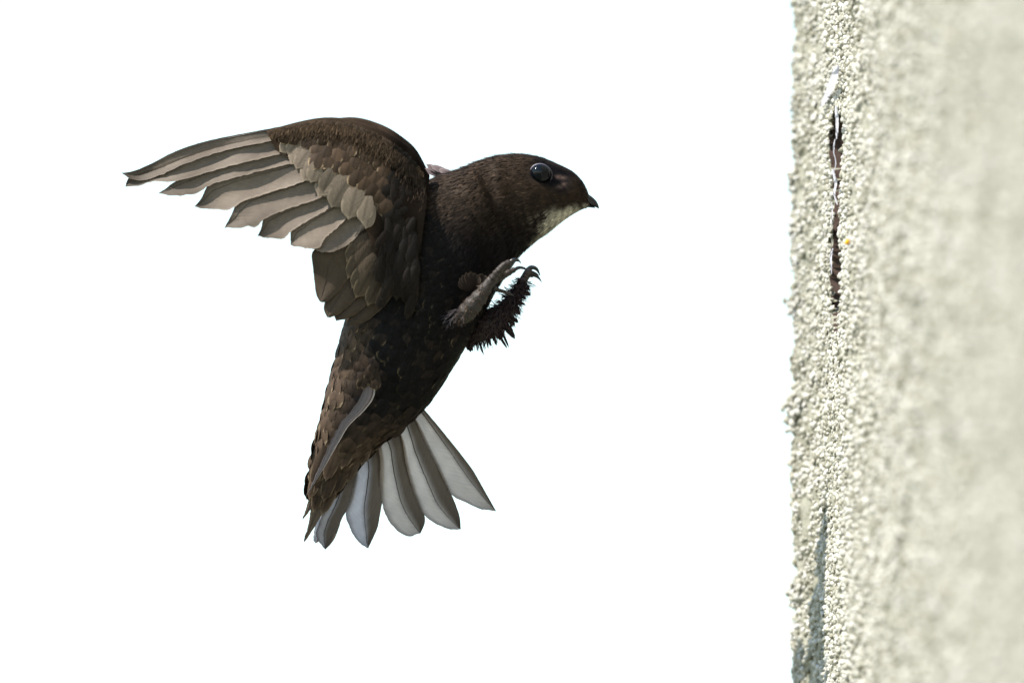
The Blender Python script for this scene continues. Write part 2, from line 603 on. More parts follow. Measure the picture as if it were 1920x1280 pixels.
M_shred = feather_mat('white_down', trans=0.5, rough=0.4, vary=0.1, barb=0.8)
shred('down_feather', [(1571, 126), (1566, 145), (1557, 168), (1546, 190), (1541, 198)], 17,
      'broad wispy white feather slanting over the pebbles above the crevice')
shred('down_feather', [(1569, 200), (1570, 215), (1571, 230), (1570, 262)], 7,
      'narrow white feather standing upright in the top end of the crevice')
shred('down_feather', [(1567, 262), (1564, 285), (1568, 305), (1564, 325)], 4,
      'thin curled white feather in the upper crevice, under the upright one', twist=1.0)
shred('down_feather', [(1562, 318), (1568, 345), (1565, 362), (1571, 385)], 8,
      'crumpled pale grey feather bunched halfway down the crevice', twist=1.2)
shred('down_feather', [(1560, 380), (1561, 400), (1560, 420)], 3,
      'short straight white feather sliver below the bunched grey feather')
shred('down_feather', [(1562, 466), (1558, 485), (1559, 500), (1560, 514)], 5,
      'lowest white feather sliver, on the left lip of the crevice')

# ------------------------------------------------------------------ the bird
B0 = P3(800, 560, 0)                        # the empty sits in the middle of the bird
bird = bpy.data.objects.new('swift', None)
bird.location = B0
COL.objects.link(bird)
props(bird, 'dark brown swift hovering with wings raised, tail fanned and feet stretched towards the wall', 'bird')

ST = np.array([  # Ux, Uy, Lx, Ly, half depth
    (1105, 368, 1106, 386, 5), (1101, 357, 1101, 389, 14), (1092, 340, 1089, 394, 25), (1073, 321, 1070, 404.5, 36), (1043, 306, 1050, 419, 46), (1012, 294.5, 1030, 435, 53),
    (975, 288.5, 1008, 450, 58), (935, 291.5, 988, 466, 61), (895, 303, 970, 484, 65), (855, 319, 956, 503, 70), (815, 334, 940, 526, 76),
    (775, 362, 922, 556, 80), (735, 410, 904, 592, 82), (700, 470, 884, 627, 80), (672, 540, 866, 658, 76), (650, 600, 845, 692, 70),
    (635, 655, 824, 724, 62), (619, 718, 803, 752, 52), (605, 778, 768, 788, 42), (594, 830, 715, 830, 30), (586, 875, 672, 872, 20), (580, 910, 638, 908, 11),
    (577, 932, 608, 938, 4)])
NST = len(ST)
_tt = np.arange(NST)


def station(u):
    u = np.asarray(u, float)
    i = np.clip(np.floor(u).astype(int), 0, NST - 2)
    t = (u - i)[..., None]
    e = np.vstack([2 * ST[0] - ST[1], ST, 2 * ST[-1] - ST[-2]])
    p0, p1, p2, p3 = e[i], e[i + 1], e[i + 2], e[i + 3]
    return 0.5 * ((2 * p1) + (-p0 + p2) * t + (2 * p0 - 5 * p1 + 4 * p2 - p3) * t ** 2 + (-p0 + 3 * p1 - 3 * p2 + p3) * t ** 3)


EYE = (1013.5, 326.0)


def body(u, t):
    """body surface in bird space; t=0 dorsal line, t=pi/2 near side, t=pi ventral line"""
    u = np.asarray(u, float); t = np.asarray(t, float)
    s = station(u)
    cx = (s[..., 0] + s[..., 2]) / 2; cy = (s[..., 1] + s[..., 3]) / 2
    hx = (s[..., 0] - s[..., 2]) / 2; hy = (s[..., 1] - s[..., 3]) / 2
    c = np.cos(t); sn = np.sin(t)
    W = np.maximum(s[..., 4], 0)
    x = cx + hx * c; y = cy + hy * c
    d = -W * np.sign(sn) * np.abs(sn) ** 0.92
    sg = -np.sign(sn)
    # eye socket and lore hollow, brow ridge above them
    ca, sa = math.cos(0.42), math.sin(0.42)
    ex = (x - 1036) * ca + (y - 331) * sa; ey = -(x - 1036) * sa + (y - 331) * ca
    hol = np.exp(-((ex / 34) ** 4 + (ey / 17) ** 4))
    d = d - sg * 9 * hol
    rid = np.exp(-((ey + 24) / 6) ** 2) * np.exp(-((ex - 22) / 26) ** 4)
    d = d + sg * 3.0 * rid
    # muscle folds of the flank
    d = d + sg * np.abs(sn) * (3.0 * np.sin(u * 2.1 + c * 3) * smooth01((u - 8) / 3))
    # collar fold behind the head
    d = d + sg * 5.0 * np.exp(-((u - 7.4 + 0.5 * c) / 0.30) ** 2) * np.abs(sn) + sg * 13.0 * smooth01((u - 8.0) / 0.25) * smooth01((9.9 - u) / 1.2) * np.abs(sn) * smooth01((c + .35) / .5)
    return x, y, d


def nrm(v):
    return v / np.maximum(np.linalg.norm(v, axis=-1, keepdims=True), 1e-12)


def body_frame(u, t):
    e = 0.02
    p = P3(*body(u, t)); pu = P3(*body(np.asarray(u) + e, t)) - P3(*body(np.asarray(u) - e, t))
    pt = P3(*body(u, np.asarray(t) + e)) - P3(*body(u, np.asarray(t) - e))
    n = nrm(np.cross(pu, pt))
    s = station(u)
    cen = P3((s[..., 0] + s[..., 2]) / 2, (s[..., 1] + s[..., 3]) / 2, 0 * s[..., 0])
    sgn = np.sign(((p - cen) * n).sum(-1, keepdims=True)); sgn[sgn == 0] = 1
    n = n * sgn
    return p, nrm(pu), n


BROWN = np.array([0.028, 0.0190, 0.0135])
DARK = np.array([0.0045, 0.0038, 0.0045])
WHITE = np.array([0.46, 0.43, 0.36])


def plumage_colour(x, y):
    x = np.asarray(x, float); y = np.asarray(y, float)
    n = sines(x / 100, y / 100, 3, [3, 7], [0.5, 0.5])
    c = BROWN * (1 + 0.30 * n[..., None])
    belly_shade = smooth01((y - 350) / 120)[..., None]  # shade on chest and belly painted into the plumage colour
    c = c * (1 - belly_shade) + (DARK * 1.15 * (1 + .2 * n[..., None])) * belly_shade
    back_lit = smooth01((720 - (x + (y - 600) * 0.30)) / 60)[..., None] * smooth01((y - 560) / 60)[..., None]  # sunlit strip along the back painted in as paler brown
    c = c * (1 - back_lit) + BROWN * 1.9 * back_lit
    tail = smooth01((y - 760) / 80)[..., None]
    c = c * (1 - tail) + BROWN * 1.25 * tail
    line = 381 + (1098 - x) * 0.09 + 5 * n
    th = smooth01((y - line) / 20 + 0.1) * smooth01((x - (990 + (452 - y) * 0.33) + 12 * n) / 48)
    st = sines(x / 20, y / 30, 17, [1.5, 3.3], [0.8, 0.5])
    th = th * np.where((x < 1060), np.clip(1.15 - 0.45 * np.maximum(st, 0) * (1060 - x) / 40, 0.15, 1), 1)
    c = c * (1 - th[..., None]) + WHITE * th[..., None]
    ca, sa = math.cos(0.42), math.sin(0.42)
    ex = (x - 1036) * ca + (y - 329) * sa; ey = -(x - 1036) * sa + (y - 329) * ca
    lore = np.exp(-(((ex + 1) / 42) ** 6 + (ey / 24) ** 6))[..., None]
    c = c * (1 - lore) + np.array([0.005, 0.005, 0.007]) * lore
    for (a, b, r) in ((1047, 332, 6), (1056, 334, 6), (1050, 351, 7), (1058, 346, 5)):
        k = np.exp(-(((x - a) / r) ** 2 + ((y - b) / (r * .55)) ** 2))[..., None]
        c = c * (1 - k * .8) + np.array([0.11, 0.075, 0.065]) * k * .8
    return c


def build_body():
    nu, nv = 300, 96
    u = np.linspace(0, NST - 1.001, nu)[:, None] + np.zeros((1, nv))
    t = np.linspace(0, 2 * np.pi, nv, endpoint=False)[None, :] + np.zeros((nu, 1))
    x, y, d = body(u, t)
    V = P3(x, y, d)
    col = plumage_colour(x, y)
    F = grid_faces(nu, nv, True)
    V = V.reshape(-1, 3); col = col.reshape(-1, 3)
    # caps
    c0 = V[:nv].mean(0); c1 = V[-nv:].mean(0)
    V = np.vstack([V, c0, c1]); col = np.vstack([col, col[0], col[-1]])
    tri = []
    n0 = len(V) - 2
    for j in range(nv):
        tri.append((n0, (j + 1) % nv, j)); tri.append((n0 + 1, (nu - 1) * nv + j, (nu - 1) * nv + (j + 1) % nv))
    Fl = [tuple(map(int, f)) for f in F] + tri
    return link('body', make_mesh('body', V - B0, Fl, M_body, True, col=col), bird)


body_o = build_body()


def barbs(name, p, flow, nor, length, width, col, parent, mat, lift=0.12, bend=0.25, jit=0.15, origin=None, tipc=None):
    """many thin tapering barbs in one mesh"""
    n = len(p)
    flow = nrm(flow + rng.normal(0, jit, (n, 3)))
    side = nrm(np.cross(flow, nor))
    length = np.asarray(length)[:, None]; width = np.asarray(width)[:, None]
    rows = []
    for (f, w) in ((0.0, 0.5), (0.45, 1.0), (0.82, 0.6)):
        c = p + flow * length * f + nor * length * (lift * f - bend * 0.3 * f * f)
        rows.append(c - side * width * w * .5); rows.append(c + side * width * w * .5)
    rows.append(p + flow * length + nor * length * (lift - bend * 0.3))
    V = np.stack(rows, 1)
    f4 = np.array([[0, 1, 3], [0, 3, 2], [2, 3, 5], [2, 5, 4], [4, 5, 6]])
    F = (f4[None] + (np.arange(n) * 7)[:, None, None]).reshape(-1, 3)
    C = np.repeat(col[:, None, :], 7, 1)
    if tipc is not None:
        C[:, 4:6] = C[:, 4:6] * (1 + (tipc - 1) * .4); C[:, 6] = C[:, 6] * tipc
    V = V.reshape(-1, 3) - (B0 if origin is None else origin)
    o = link(name, make_mesh(name, V, F, mat, True, col=C.reshape(-1, 3)), parent)
    props(o, kind='stuff')
    return o


def head_plumage():
    n = 60000
    u = rng.uniform(0.6, 11.5, n); t = rng.uniform(0, 2 * np.pi, n)
    s = station(u)
    # thin out in proportion to the girth
    g = np.hypot(s[:, 0] - s[:, 2], s[:, 1] - s[:, 3]) / 220
    keep = rng.uniform(0, 1, n) < np.clip(g, 0.15, 1)
    u, t = u[keep], t[keep]
    x, y, d = body(u, t)
    keep = np.hypot((x - EYE[0]) / 1.05, (y - EYE[1])) > 21.5
    u, t, x, y = u[keep], t[keep], x[keep], y[keep]
    p, fl, no = body_frame(u, t)
    n = len(u)
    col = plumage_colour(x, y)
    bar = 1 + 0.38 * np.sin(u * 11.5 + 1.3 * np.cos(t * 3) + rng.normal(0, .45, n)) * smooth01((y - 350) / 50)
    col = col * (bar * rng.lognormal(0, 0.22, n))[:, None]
    lo = (np.hypot((x - 1036) / 40, (y - 330) / 24) < 1)
    spark = rng.uniform(0, 1, n) < 0.03
    col[spark] = col[spark] * 2.2
    L = (6 + 7 * smooth01((u - 2) / 7)) * rng.uniform(.7, 1.4, n) * K
    W = (1.2 + 1.6 * smooth01((u - 3) / 7)) * rng.uniform(.6, 1.3, n) * K
    L[lo] *= .55
    barbs('head_plumage', p - no * 0.4 * K, fl, no, L, W, col, body_o, M_barb, lift=0.13, tipc=1.35)


head_plumage()

# --- feather shapes shared by the scale-like feathers
def scale_feather(name, L, W, colr, rim, mat, nl=7, nw=7, point=1.7, cup=0.10, curl=0.08, rimw=0.80, spot=0.0):
    """a rounded feather; local x across, y towards the tip, z outward; in metres"""
    V, C, UV = [], [], []
    for i in range(nl):
        t = i / (nl - 1)
        w = W * .5 * (0.42 + 0.58 * math.sin(min(1, t / 0.55) * math.pi / 2)) * (max(0.0, 1 - max(0, (t - 0.5) / 0.5) ** (point + .8)) ** 0.5)
        for j in range(nw):
            v = j / (nw - 1) * 2 - 1
            V.append((v * w, L * (t - 0.04 * v * v * t), L * (cup * (1 - v * v) * math.sin(math.pi * min(1, t + .1)) * .6 - curl * t * t)))
            e = max(abs(v) * smooth01(t * 1.6), t)
            k = float(smooth01((e - rimw) / (1 - rimw)))
            sh = 1 - 0.35 * math.exp(-(v / .10) ** 2)
            sh *= 1 - spot * math.exp(-((t - .72) / .16) ** 2 - (v / .6) ** 2)
            C.append(np.array(colr) * sh * (1 + .15 * t) * (1 - k) + np.array(rim) * k)
            UV.append((t * L / K + abs(v) * w / K * .8, v * 3))
    return make_mesh(name, V, grid_faces(nl, nw), mat, True, col=np.array(C), uv=UV)


def place(name, me, p, along, nor, parent, scale=1.0, roll=0.0, lift=0.0, origin=None):
    along = nrm(np.asarray(along)); nor = np.asarray(nor)
    nor = nrm(nor - along * (along @ nor))
    al = nrm(along + nor * lift); no = nrm(nor - along * lift)
    ac = np.cross(al, no)
    if roll:
        c, s = math.cos(roll), math.sin(roll)
        ac, no = ac * c + no * s, no * c - ac * s
    M = np.eye(4)
    sx, sy = (scale if isinstance(scale, tuple) else (scale, scale))
    M[:3, 0] = ac * sx; M[:3, 1] = al * sy; M[:3, 2] = no * (sx + sy) / 2
    M[:3, 3] = np.asarray(p) - (B0 if origin is None else origin)
    o = bpy.data.objects.new(name, me)
    COL.objects.link(o)
    o.parent = parent
    o.matrix_basis = Matrix(M.tolist())
    return o


def body_feathers():
    tones = []
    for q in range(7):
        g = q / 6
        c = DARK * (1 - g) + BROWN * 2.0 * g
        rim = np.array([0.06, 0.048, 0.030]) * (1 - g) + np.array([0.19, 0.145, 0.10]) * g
        tones.append([scale_feather('belly_feather', 34 * K, 27 * K, c * f, rim * w, M_bodyf, rimw=.88, point=p, spot=.55) for f, w, p in ((.9, .6, 1.6), (1.1, 1.2, 1.9), (1.0, .25, 2.3))])
    items = []
    u = 11.0
    row = 0
    while u < 21.2:
        s = station(u)
        girth_half = math.pi * math.sqrt((np.hypot(s[0] - s[2], s[1] - s[3]) ** 2 / 4 + s[4] ** 2) / 2)
        sz = 0.80 + 0.35 * smooth01((u - 13) / 3) + 0.1 * smooth01((u - 16) / 3)
        stp = 17.5 * sz
        n = max(2, int(girth_half / stp))
        for side in (0, 1):
            for k in range(n):
                t = (k + 0.5 * (row % 2) + 0.25) / n * math.pi + random.gauss(0, .025)
                if side: t = 2 * math.pi - t
                uu = u + random.gauss(0, .06)
                items.append((uu, t, sz * random.uniform(.88, 1.15), side))
        step = 14.5 * sz
        du = station(u + .5); d0 = station(u - .5)
        adv = np.hypot((du[0] + du[2] - d0[0] - d0[2]) / 2, (du[1] + du[3] - d0[1] - d0[3]) / 2)
        u += step / max(adv, 8)
        row += 1
    near = [i for i in items if i[3] == 0]
    far = [i for i in items if i[3] == 1]
    parts = sorted(near, key=lambda q: -q[2])[:300]
    ids = set(map(id, parts))
    stuffV, stuffF, stuffC, off = [], [], [], 0
    for it in items:
        uu, t, sz, side = it
        p, fl, no = body_frame(np.array([uu]), np.array([t]))
        p, fl, no = p[0], fl[0], no[0]
        x, y, d = body(uu, t)
        pb = max(float(smooth01((735 - (x + (y - 600) * 0.30)) / 70)) * float(smooth01((y - 560) / 50)), float(smooth01((y - 740) / 110)))  # feather tone carries the painted belly shade and the lit back strip
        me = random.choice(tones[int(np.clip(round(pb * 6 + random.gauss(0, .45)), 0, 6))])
        if id(it) in ids:
            place('belly_feather', me, p - fl * 8 * K + no * 0.4 * K, fl, no, body_o, scale=(sz * random.uniform(.9, 1.1), sz), roll=random.gauss(0, .06), lift=0.055 + random.gauss(0, .02))
        else:
            nvv = len(me.vertices)
            co = np.empty(nvv * 3, np.float32); me.vertices.foreach_get('co', co); co = co.reshape(-1, 3) * sz
            ac = np.cross(fl, no)
            V = p - fl * 8 * K + no * .4 * K + co[:, :1] * ac + co[:, 1:2] * nrm(fl + no * .1) + co[:, 2:] * no
            cc = np.empty(nvv * 4, np.float32); me.color_attributes['col'].data.foreach_get('color', cc)
            stuffV.append(V - B0); stuffC.append(cc.reshape(-1, 4)[:, :3]); stuffF.append(grid_faces(7, 7) + off); off += nvv
    if stuffV:
        o = link('flank_plumage', make_mesh('flank_plumage', np.vstack(stuffV), np.vstack(stuffF), M_bodyf, True, col=np.vstack(stuffC)), body_o)
        props(o, kind='stuff')
    # soft fringe between the scales
    n = 24000
    u = 9.5 + 11.5 * rng.uniform(0, 1, n) ** 1.7; t = rng.uniform(0, 2 * np.pi, n)
    p, fl, no = body_frame(u, t)
    x, y, d = body(u, t)
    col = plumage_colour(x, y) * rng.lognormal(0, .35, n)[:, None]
    barbs('down_fringe', p + no * 1.4 * K, fl, no, rng.uniform(7, 15, n) * K, rng.uniform(.8, 1.8, n) * K, col, body_o, M_barb, lift=.10)


body_feathers()


def build_head_parts():
    # bill: upper and lower mandible
    def loft(st, name, mat, parent, nv=28):
        st = np.array(st, float)
        n = 40
        q = catmull(st, n)
        t = np.linspace(0, 2 * np.pi, nv, endpoint=False)
        x = (q[:, 0] + q[:, 2])[:, None] / 2 + (q[:, 0] - q[:, 2])[:, None] / 2 * np.cos(t)
        y = (q[:, 1] + q[:, 3])[:, None] / 2 + (q[:, 1] - q[:, 3])[:, None] / 2 * np.cos(t)
        d = -np.maximum(q[:, 4], .1)[:, None] * np.sin(t)
        V = P3(x, y, d).reshape(-1, 3) - B0
        return link(name, make_mesh(name, V, grid_faces(n, nv, True), mat, True), parent)
    bill = loft([(1090, 360, 1090, 376, 16), (1097, 358, 1098, 381, 14), (1104, 364.5, 1106, 384.5, 10.5), (1112, 370.5, 1113, 387, 7), (1118.5, 377.5, 1119, 389.5, 4), (1122.3, 385.5, 1122.3, 391.4, 1.8), (1123.3, 391, 1123.1, 392.4, .4)], 'bill', M_bill, bird)
    loft([(1088, 376, 1088, 386, 14), (1098, 381, 1098, 388.5, 11), (1106, 384, 1106, 389.2, 7), (1112, 386.5, 1111.5, 389.8, 4), (1116, 388.5, 1115.5, 390, 1.5)], 'lower_mandible', M_bill, bill)
    # eye
    V, F = ico(4)
    c = P3(EYE[0], EYE[1], -42)
    S = np.array([19.8, 17.0, 18.4]) * K
    R = np.stack([RIGHT * math.cos(-.45) + UP * math.sin(-.45), FWD, -RIGHT * math.sin(-.45) + UP * math.cos(-.45)], 1)
    link('eye', make_mesh('eye', (V * S) @ R.T + c - B0, F, M_eye, True), bird)
    # eyelid: open ring, thicker behind
    nu, nv = 72, 10
    Vs = []
    outn = nrm(np.array([-0.16, 0.18, 1.0]))   # right, up, towards camera
    for i in range(nu):
        a = 2 * math.pi * i / nu
        ex = math.cos(a) * 20.8 + 1.5; ey = math.sin(a) * 17.6
        x = EYE[0] + ex * math.cos(.45) + ey * math.sin(.45) * -1
        y = EYE[1] + ex * math.sin(.45) + ey * math.cos(.45)
        dd = -45.0 + 3.5 * math.cos(a) ** 2 + 5.0 * max(0, math.cos(a))
        th = 0.9 + 1.3 * (0.5 - 0.5 * math.cos(a))
        cen = P3(x, y, dd)
        rad = nrm(P3(x, y, 0) - P3(EYE[0], EYE[1], 0))
        for j in range(nv):
            b = 2 * math.pi * j / nv
            Vs.append(cen + rad * math.cos(b) * th * K * .9 - FWD * math.sin(b) * th * K * 1.3)
    Fr = []
    for i in range(nu):
        for j in range(nv):
            Fr.append((i * nv + j, i * nv + (j + 1) % nv, ((i + 1) % nu) * nv + (j + 1) % nv, ((i + 1) % nu) * nv + j))
    link('eyelid', make_mesh('eyelid', np.array(Vs) - B0, Fr, M_lid, True), bird)


build_head_parts()

# --- ruled feather blades (flight feathers, tail)
WD = np.array([(805, 330, -46), (775, 282, -56), (740, 256, -66), (650, 223, -72), (560, 229, -74), (400, 270, -62), (235, 330, -30), (600, 345, -104), (640, 380, -108),
               (672, 410, -108), (690, 470, -106), (700, 540, -100), (760, 600, -76), (600, 470, -124), (366, 387, -70), (480, 420, -104), (600, 565, -118), (720, 400, -94), (760, 450, -86), (470, 330, -84)], float)


def wing_depth(x, y):
    x = np.asarray(x, float)[..., None]; y = np.asarray(y, float)[..., None]
    w = 1 / (((x - WD[:, 0]) ** 2 + (y - WD[:, 1]) ** 2) + 500) ** 1.6
    return (w * WD[:, 2]).sum(-1) / w.sum(-1)


def ident(x, y, d):
    return x, y, d


def far_map(x, y, d):
    return 800 + (x - 800) * 0.80, 317 + (y - 322) * 0.98, 30 - d * 1.25


def blade(name, Lp, Tp, depth, dL, dT, parent, mat, colfn, shaft_v=0.3, camber=4.0, nl=46, nw=14, rag=0.8, fmap=ident, shaft=True, shaft_r=1.5, curve=0.0):
    L = catmull(Lp, nl); T = catmull(Tp, nl)
    t = np.linspace(0, 1, nl)
    L = L + rng.normal(0, rag * .35, L.shape) * (t[:, None] > .15)
    T = T + rng.normal(0, rag, T.shape) * (t[:, None] > .15) + 1.2 * rag * np.sin(t * 43 + rng.uniform(0, 6))[:, None] * smooth01((t - .5) * 2)[:, None]
    L[-1] = T[-1] = (L[-1] + T[-1]) / 2
    v = np.linspace(0, 1, nw)
    x = L[:, None, 0] * (1 - v) + T[:, None, 0] * v
    y = L[:, None, 1] * (1 - v) + T[:, None, 1] * v
    wd = np.hypot(*(T - L).T)
    dd = depth(x, y) if callable(depth) else (depth[0] + (depth[1] - depth[0]) * t[:, None] + 0 * x)
    dd = dd + dL * (1 - v) + dT * v - camber * np.sin(np.pi * v) * np.minimum(1, wd / 20)[:, None] - curve * (t ** 2)[:, None]
    dd = dd + 0.7 * np.sin(v * 9 + t[:, None] * 5)
    X, Y, D = fmap(x, y, dd)
    V = P3(X, Y, D).reshape(-1, 3)
    ln = np.linalg.norm(np.diff((L + T) / 2, axis=0), axis=1).sum()
    tt = t[:, None] + 0 * x; vv = v[None] + 0 * x
    uv = np.stack([tt * ln + np.abs(vv - shaft_v) * wd[:, None] * 1.3, vv * 4], -1).reshape(-1, 2)
    col = colfn(tt, vv).reshape(-1, 3)
    F = grid_faces(nl, nw)
    mi = np.zeros(len(F), np.int32)
    if shaft:
        # the shaft: slim half-round ridge on the visible side, part of the same feather
        ns = nl
        cx = L * (1 - shaft_v) + T * shaft_v
        dc = (depth(cx[:, 0], cx[:, 1]) if callable(depth) else depth[0] + (depth[1] - depth[0]) * t) + dL * (1 - shaft_v) + dT * shaft_v - camber * math.sin(math.pi * shaft_v) * np.minimum(1, wd / 20) - curve * t ** 2
        tang = np.gradient(cx, axis=0); tang /= np.linalg.norm(tang, axis=1)[:, None] + 1e-9
        nx, ny = -tang[:, 1], tang[:, 0]
        r = shaft_r * (1 - 0.75 * t)
        rows = []
        for a in (0, 60, 120, 180, 240, 300):
            ca, sa = math.cos(math.radians(a)), math.sin(math.radians(a))
            X, Y, D = fmap(cx[:, 0] + nx * ca * r, cx[:, 1] + ny * ca * r, dc - sa * r)
            rows.append(P3(X, Y, D))
        SV = np.stack(rows, 1).reshape(-1, 3)
        SF = grid_faces(ns, 6, True, off=len(V))
        V = np.vstack([V, SV]); F = np.vstack([F, SF]); mi = np.r_[mi, np.ones(len(SF), np.int32)]
        col = np.vstack([col, np.tile((.03, .02, .015), (len(SV), 1))]); uv = np.vstack([uv, np.zeros((len(SV), 2))])
    return link(name, make_mesh(name, V - B0, F, [mat, M_shaft], True, col=col, uv=uv, matidx=mi), parent)


def mixc(a, b, k):
    k = k[..., None]
    return np.array(a) * (1 - k) + np.array(b) * k


def primary_col(base, tipdark=1.0):
    def f(t, v):
        c = mixc(np.array(base), np.array(base) * 0.72, smooth01((0.34 - v) / .3))
        c = c * (1 - 0.45 * tipdark * smooth01((t - .72) / .28))[..., None]
        c = c * (1 + .45 * smooth01((v - .93) / .05))[..., None]
        n = sines(t * 3, v, 77, [2, 5], [.5, .4])
        return c * (1 + .10 * n)[..., None]
    return f


PRIM = [
    ([(600, 224), (518, 240), (417, 259), (361, 273), (318, 290), (285, 307), (251, 321), (229, 325)],
     [(590, 250), (507, 265), (417, 285), (350, 307), (304, 328), (272, 338), (248, 336), (229, 325)]),
    ([(590, 240), (507, 255), (417, 272), (340, 296), (290, 316), (255, 328), (240, 336), (236, 351)],
     [(585, 272), (524, 290), (430, 313), (370, 330), (325, 341), (290, 341), (262, 348), (236, 351)]),
    ([(585, 262), (520, 280), (430, 302), (370, 322), (335, 338), (322, 346), (312, 354), (298, 363)],
     [(590, 295), (529, 312), (473, 326), (400, 346), (372, 362), (348, 367), (322, 367), (298, 363)]),
    ([(590, 285), (529, 302), (450, 322), (400, 338), (388, 352), (382, 366), (376, 376), (366, 388)],
     [(600, 318), (571, 341), (501, 364), (459, 378), (432, 394), (412, 393), (390, 393), (366, 388)]),
    ([(600, 305), (560, 330), (500, 350), (456, 368), (442, 388), (436, 402), (430, 414), (422, 428)],
     [(625, 345), (608, 369), (543, 392), (500, 410), (480, 427), (468, 425), (448, 428), (422, 428)]),
    ([(625, 335), (600, 358), (540, 382), (500, 398), (494, 414), (492, 426), (488, 436), (484, 443)],
     [(640, 370), (619, 391), (575, 417), (548, 434), (534, 448), (518, 448), (502, 447), (484, 443)]),
    ([(640, 360), (620, 380), (570, 406), (548, 422), (546, 436), (546, 446), (546, 454), (546, 460)],
     [(665, 385), (653, 408), (628, 432), (610, 448), (600, 465), (585, 467), (566, 465), (546, 460)]),
    ([(665, 372), (650, 392), (618, 420), (602, 436), (594, 450), (590, 458), (588, 463), (586, 467)],
     [(688, 392), (681, 418), (675, 437), (661, 453), (642, 466), (622, 473), (602, 472), (586, 467)]),
]
SECO = [
    ([(665, 430), (630, 448), (600, 462), (586, 476), (588, 502), (591, 530), (594, 552), (601, 566)],
     [(700, 450), (684, 480), (664, 508), (648, 530), (632, 550), (618, 563), (608, 567), (601, 566)]),
    ([(690, 462), (655, 492), (630, 525), (615, 553), (609, 570), (608, 580), (611, 588), (614, 594)],
     [(712, 475), (702, 508), (684, 540), (660, 568), (643, 584), (630, 592), (622, 595), (614, 594)]),
    ([(708, 485), (680, 525), (652, 555), (636, 577), (629, 588), (628, 594), (630, 598), (631, 602)],
     [(735, 500), (722, 530), (703, 555), (684, 576), (665, 590), (650, 597), (640, 600), (631, 602)]),
    ([(728, 490), (705, 530), (680, 558), (664, 582), (656, 592), (652, 597), (650, 601), (650, 606)],
     [(758, 500), (745, 540), (725, 570), (702, 592), (684, 604), (670, 608), (660, 609), (650, 606)]),
]
LEAD = [(500, 246), (560, 229.5), (607, 221.5), (650, 224), (700, 238), (740, 258), (775, 284), (806, 330)]
TRAIL = [(520, 284), (560, 308), (600, 343), (640, 378), (676, 408), (700, 462), (725, 530), (775, 590)]

GREY = (0.155, 0.126, 0.104)


def wing_surface_point(a, b):
    """a: 0 outer .. 1 shoulder, b: 0 leading edge .. 1 trailing edge"""
    q = 120
    Lc = catmull(LEAD, q); Tc = catmull(TRAIL, q)
    i = a * (q - 1)
    l = np.array([np.interp(i, np.arange(q), Lc[:, k]) for k in (0, 1)])
    t = np.array([np.interp(i, np.arange(q), Tc[:, k]) for k in (0, 1)])
    p = l * (1 - b) + t * b
    return p, nrm(t - l)


def build_wing(near):
    fm = ident if near else far_map
    nu, nb = 60, 26
    L = catmull(LEAD, nu); T = catmull(TRAIL, nu)
    V = []
    cols = []
    for side in (-1, 1):
        b = np.linspace(0, 1, nb)
        b = b ** 1.5
        x = L[:, None, 0] * (1 - b) + T[:, None, 0] * b
        y = L[:, None, 1] * (1 - b) + T[:, None, 1] * b
        th = (9 * np.sqrt(np.minimum(1, b * 9)) * (1 - b) + 1.2) * (0.6 + 0.9 * np.linspace(0, 1, nu)[:, None] ** 1.5)
        th[:, 0] = 0
        base = wing_depth(x, y) + 5 * smooth01(1 - b * 5)
        X, Y, D = fm(x, y, base + side * th + (6 if side > 0 else 0) * np.minimum(1, b * 5))
        V.append(P3(X, Y, D).reshape(-1, 3))
    F = np.vstack([grid_faces(nu, nb), grid_faces(nu, nb, off=nu * nb)])
    V = np.vstack(V)
    ag = np.tile(np.repeat(np.linspace(0, 1, nu), nb), 2)
    col = (BROWN * 1.2)[None] * (1 - .8 * smooth01((ag - .55) / .2))[:, None]
    wing = link('wing', make_mesh('wing', V - B0, F, M_body, True, col=col), bird)
    if not near:
        wing['label'] = 'far raised wing, hidden behind the near wing'
    else:
        wing['label'] = 'near raised wing, its grey-brown underside lit by the sun'
    for i, (l, t) in enumerate(PRIM):
        k = i * 1.1
        base = np.array(GREY) * (0.92 + 0.10 * math.sin(i * 2.3)) * (1.0 + 0.02 * i)
        blade('primary_feather', l, t, wing_depth, 4.5 + k, 0 + k, wing, M_flight, primary_col(base, 1.0 if i < 7 else .2), shaft_v=0.12 if i == 0 else 0.30,
              camber=-4.5, fmap=fm, rag=0.5, shaft_r=1.3)
    for i, (l, t) in enumerate(SECO):
        base = np.array((0.066, 0.048, 0.034)) * (1 - .08 * i)
        blade('secondary_feather', l, t, wing_depth, 22 + i * 2.5, 15 + i * 2.5, wing, M_flight, primary_col(base, .2), shaft_v=0.45, camber=3, fmap=fm, rag=0.4, shaft_r=1.0, nl=30)
    if near:
        coverts(wing)
    return wing


def wplane(x, y, lift):
    d = float(wing_depth(x, y))
    p = P3(x, y, d - lift)
    e = 4.0
    gx = (float(wing_depth(x + e, y)) - d) / e
    gy = (float(wing_depth(x, y + e)) - d) / e
    n = nrm(-FWD - (RIGHT * -gx) * 1 - (UP * gy) * 1)
    return p, n


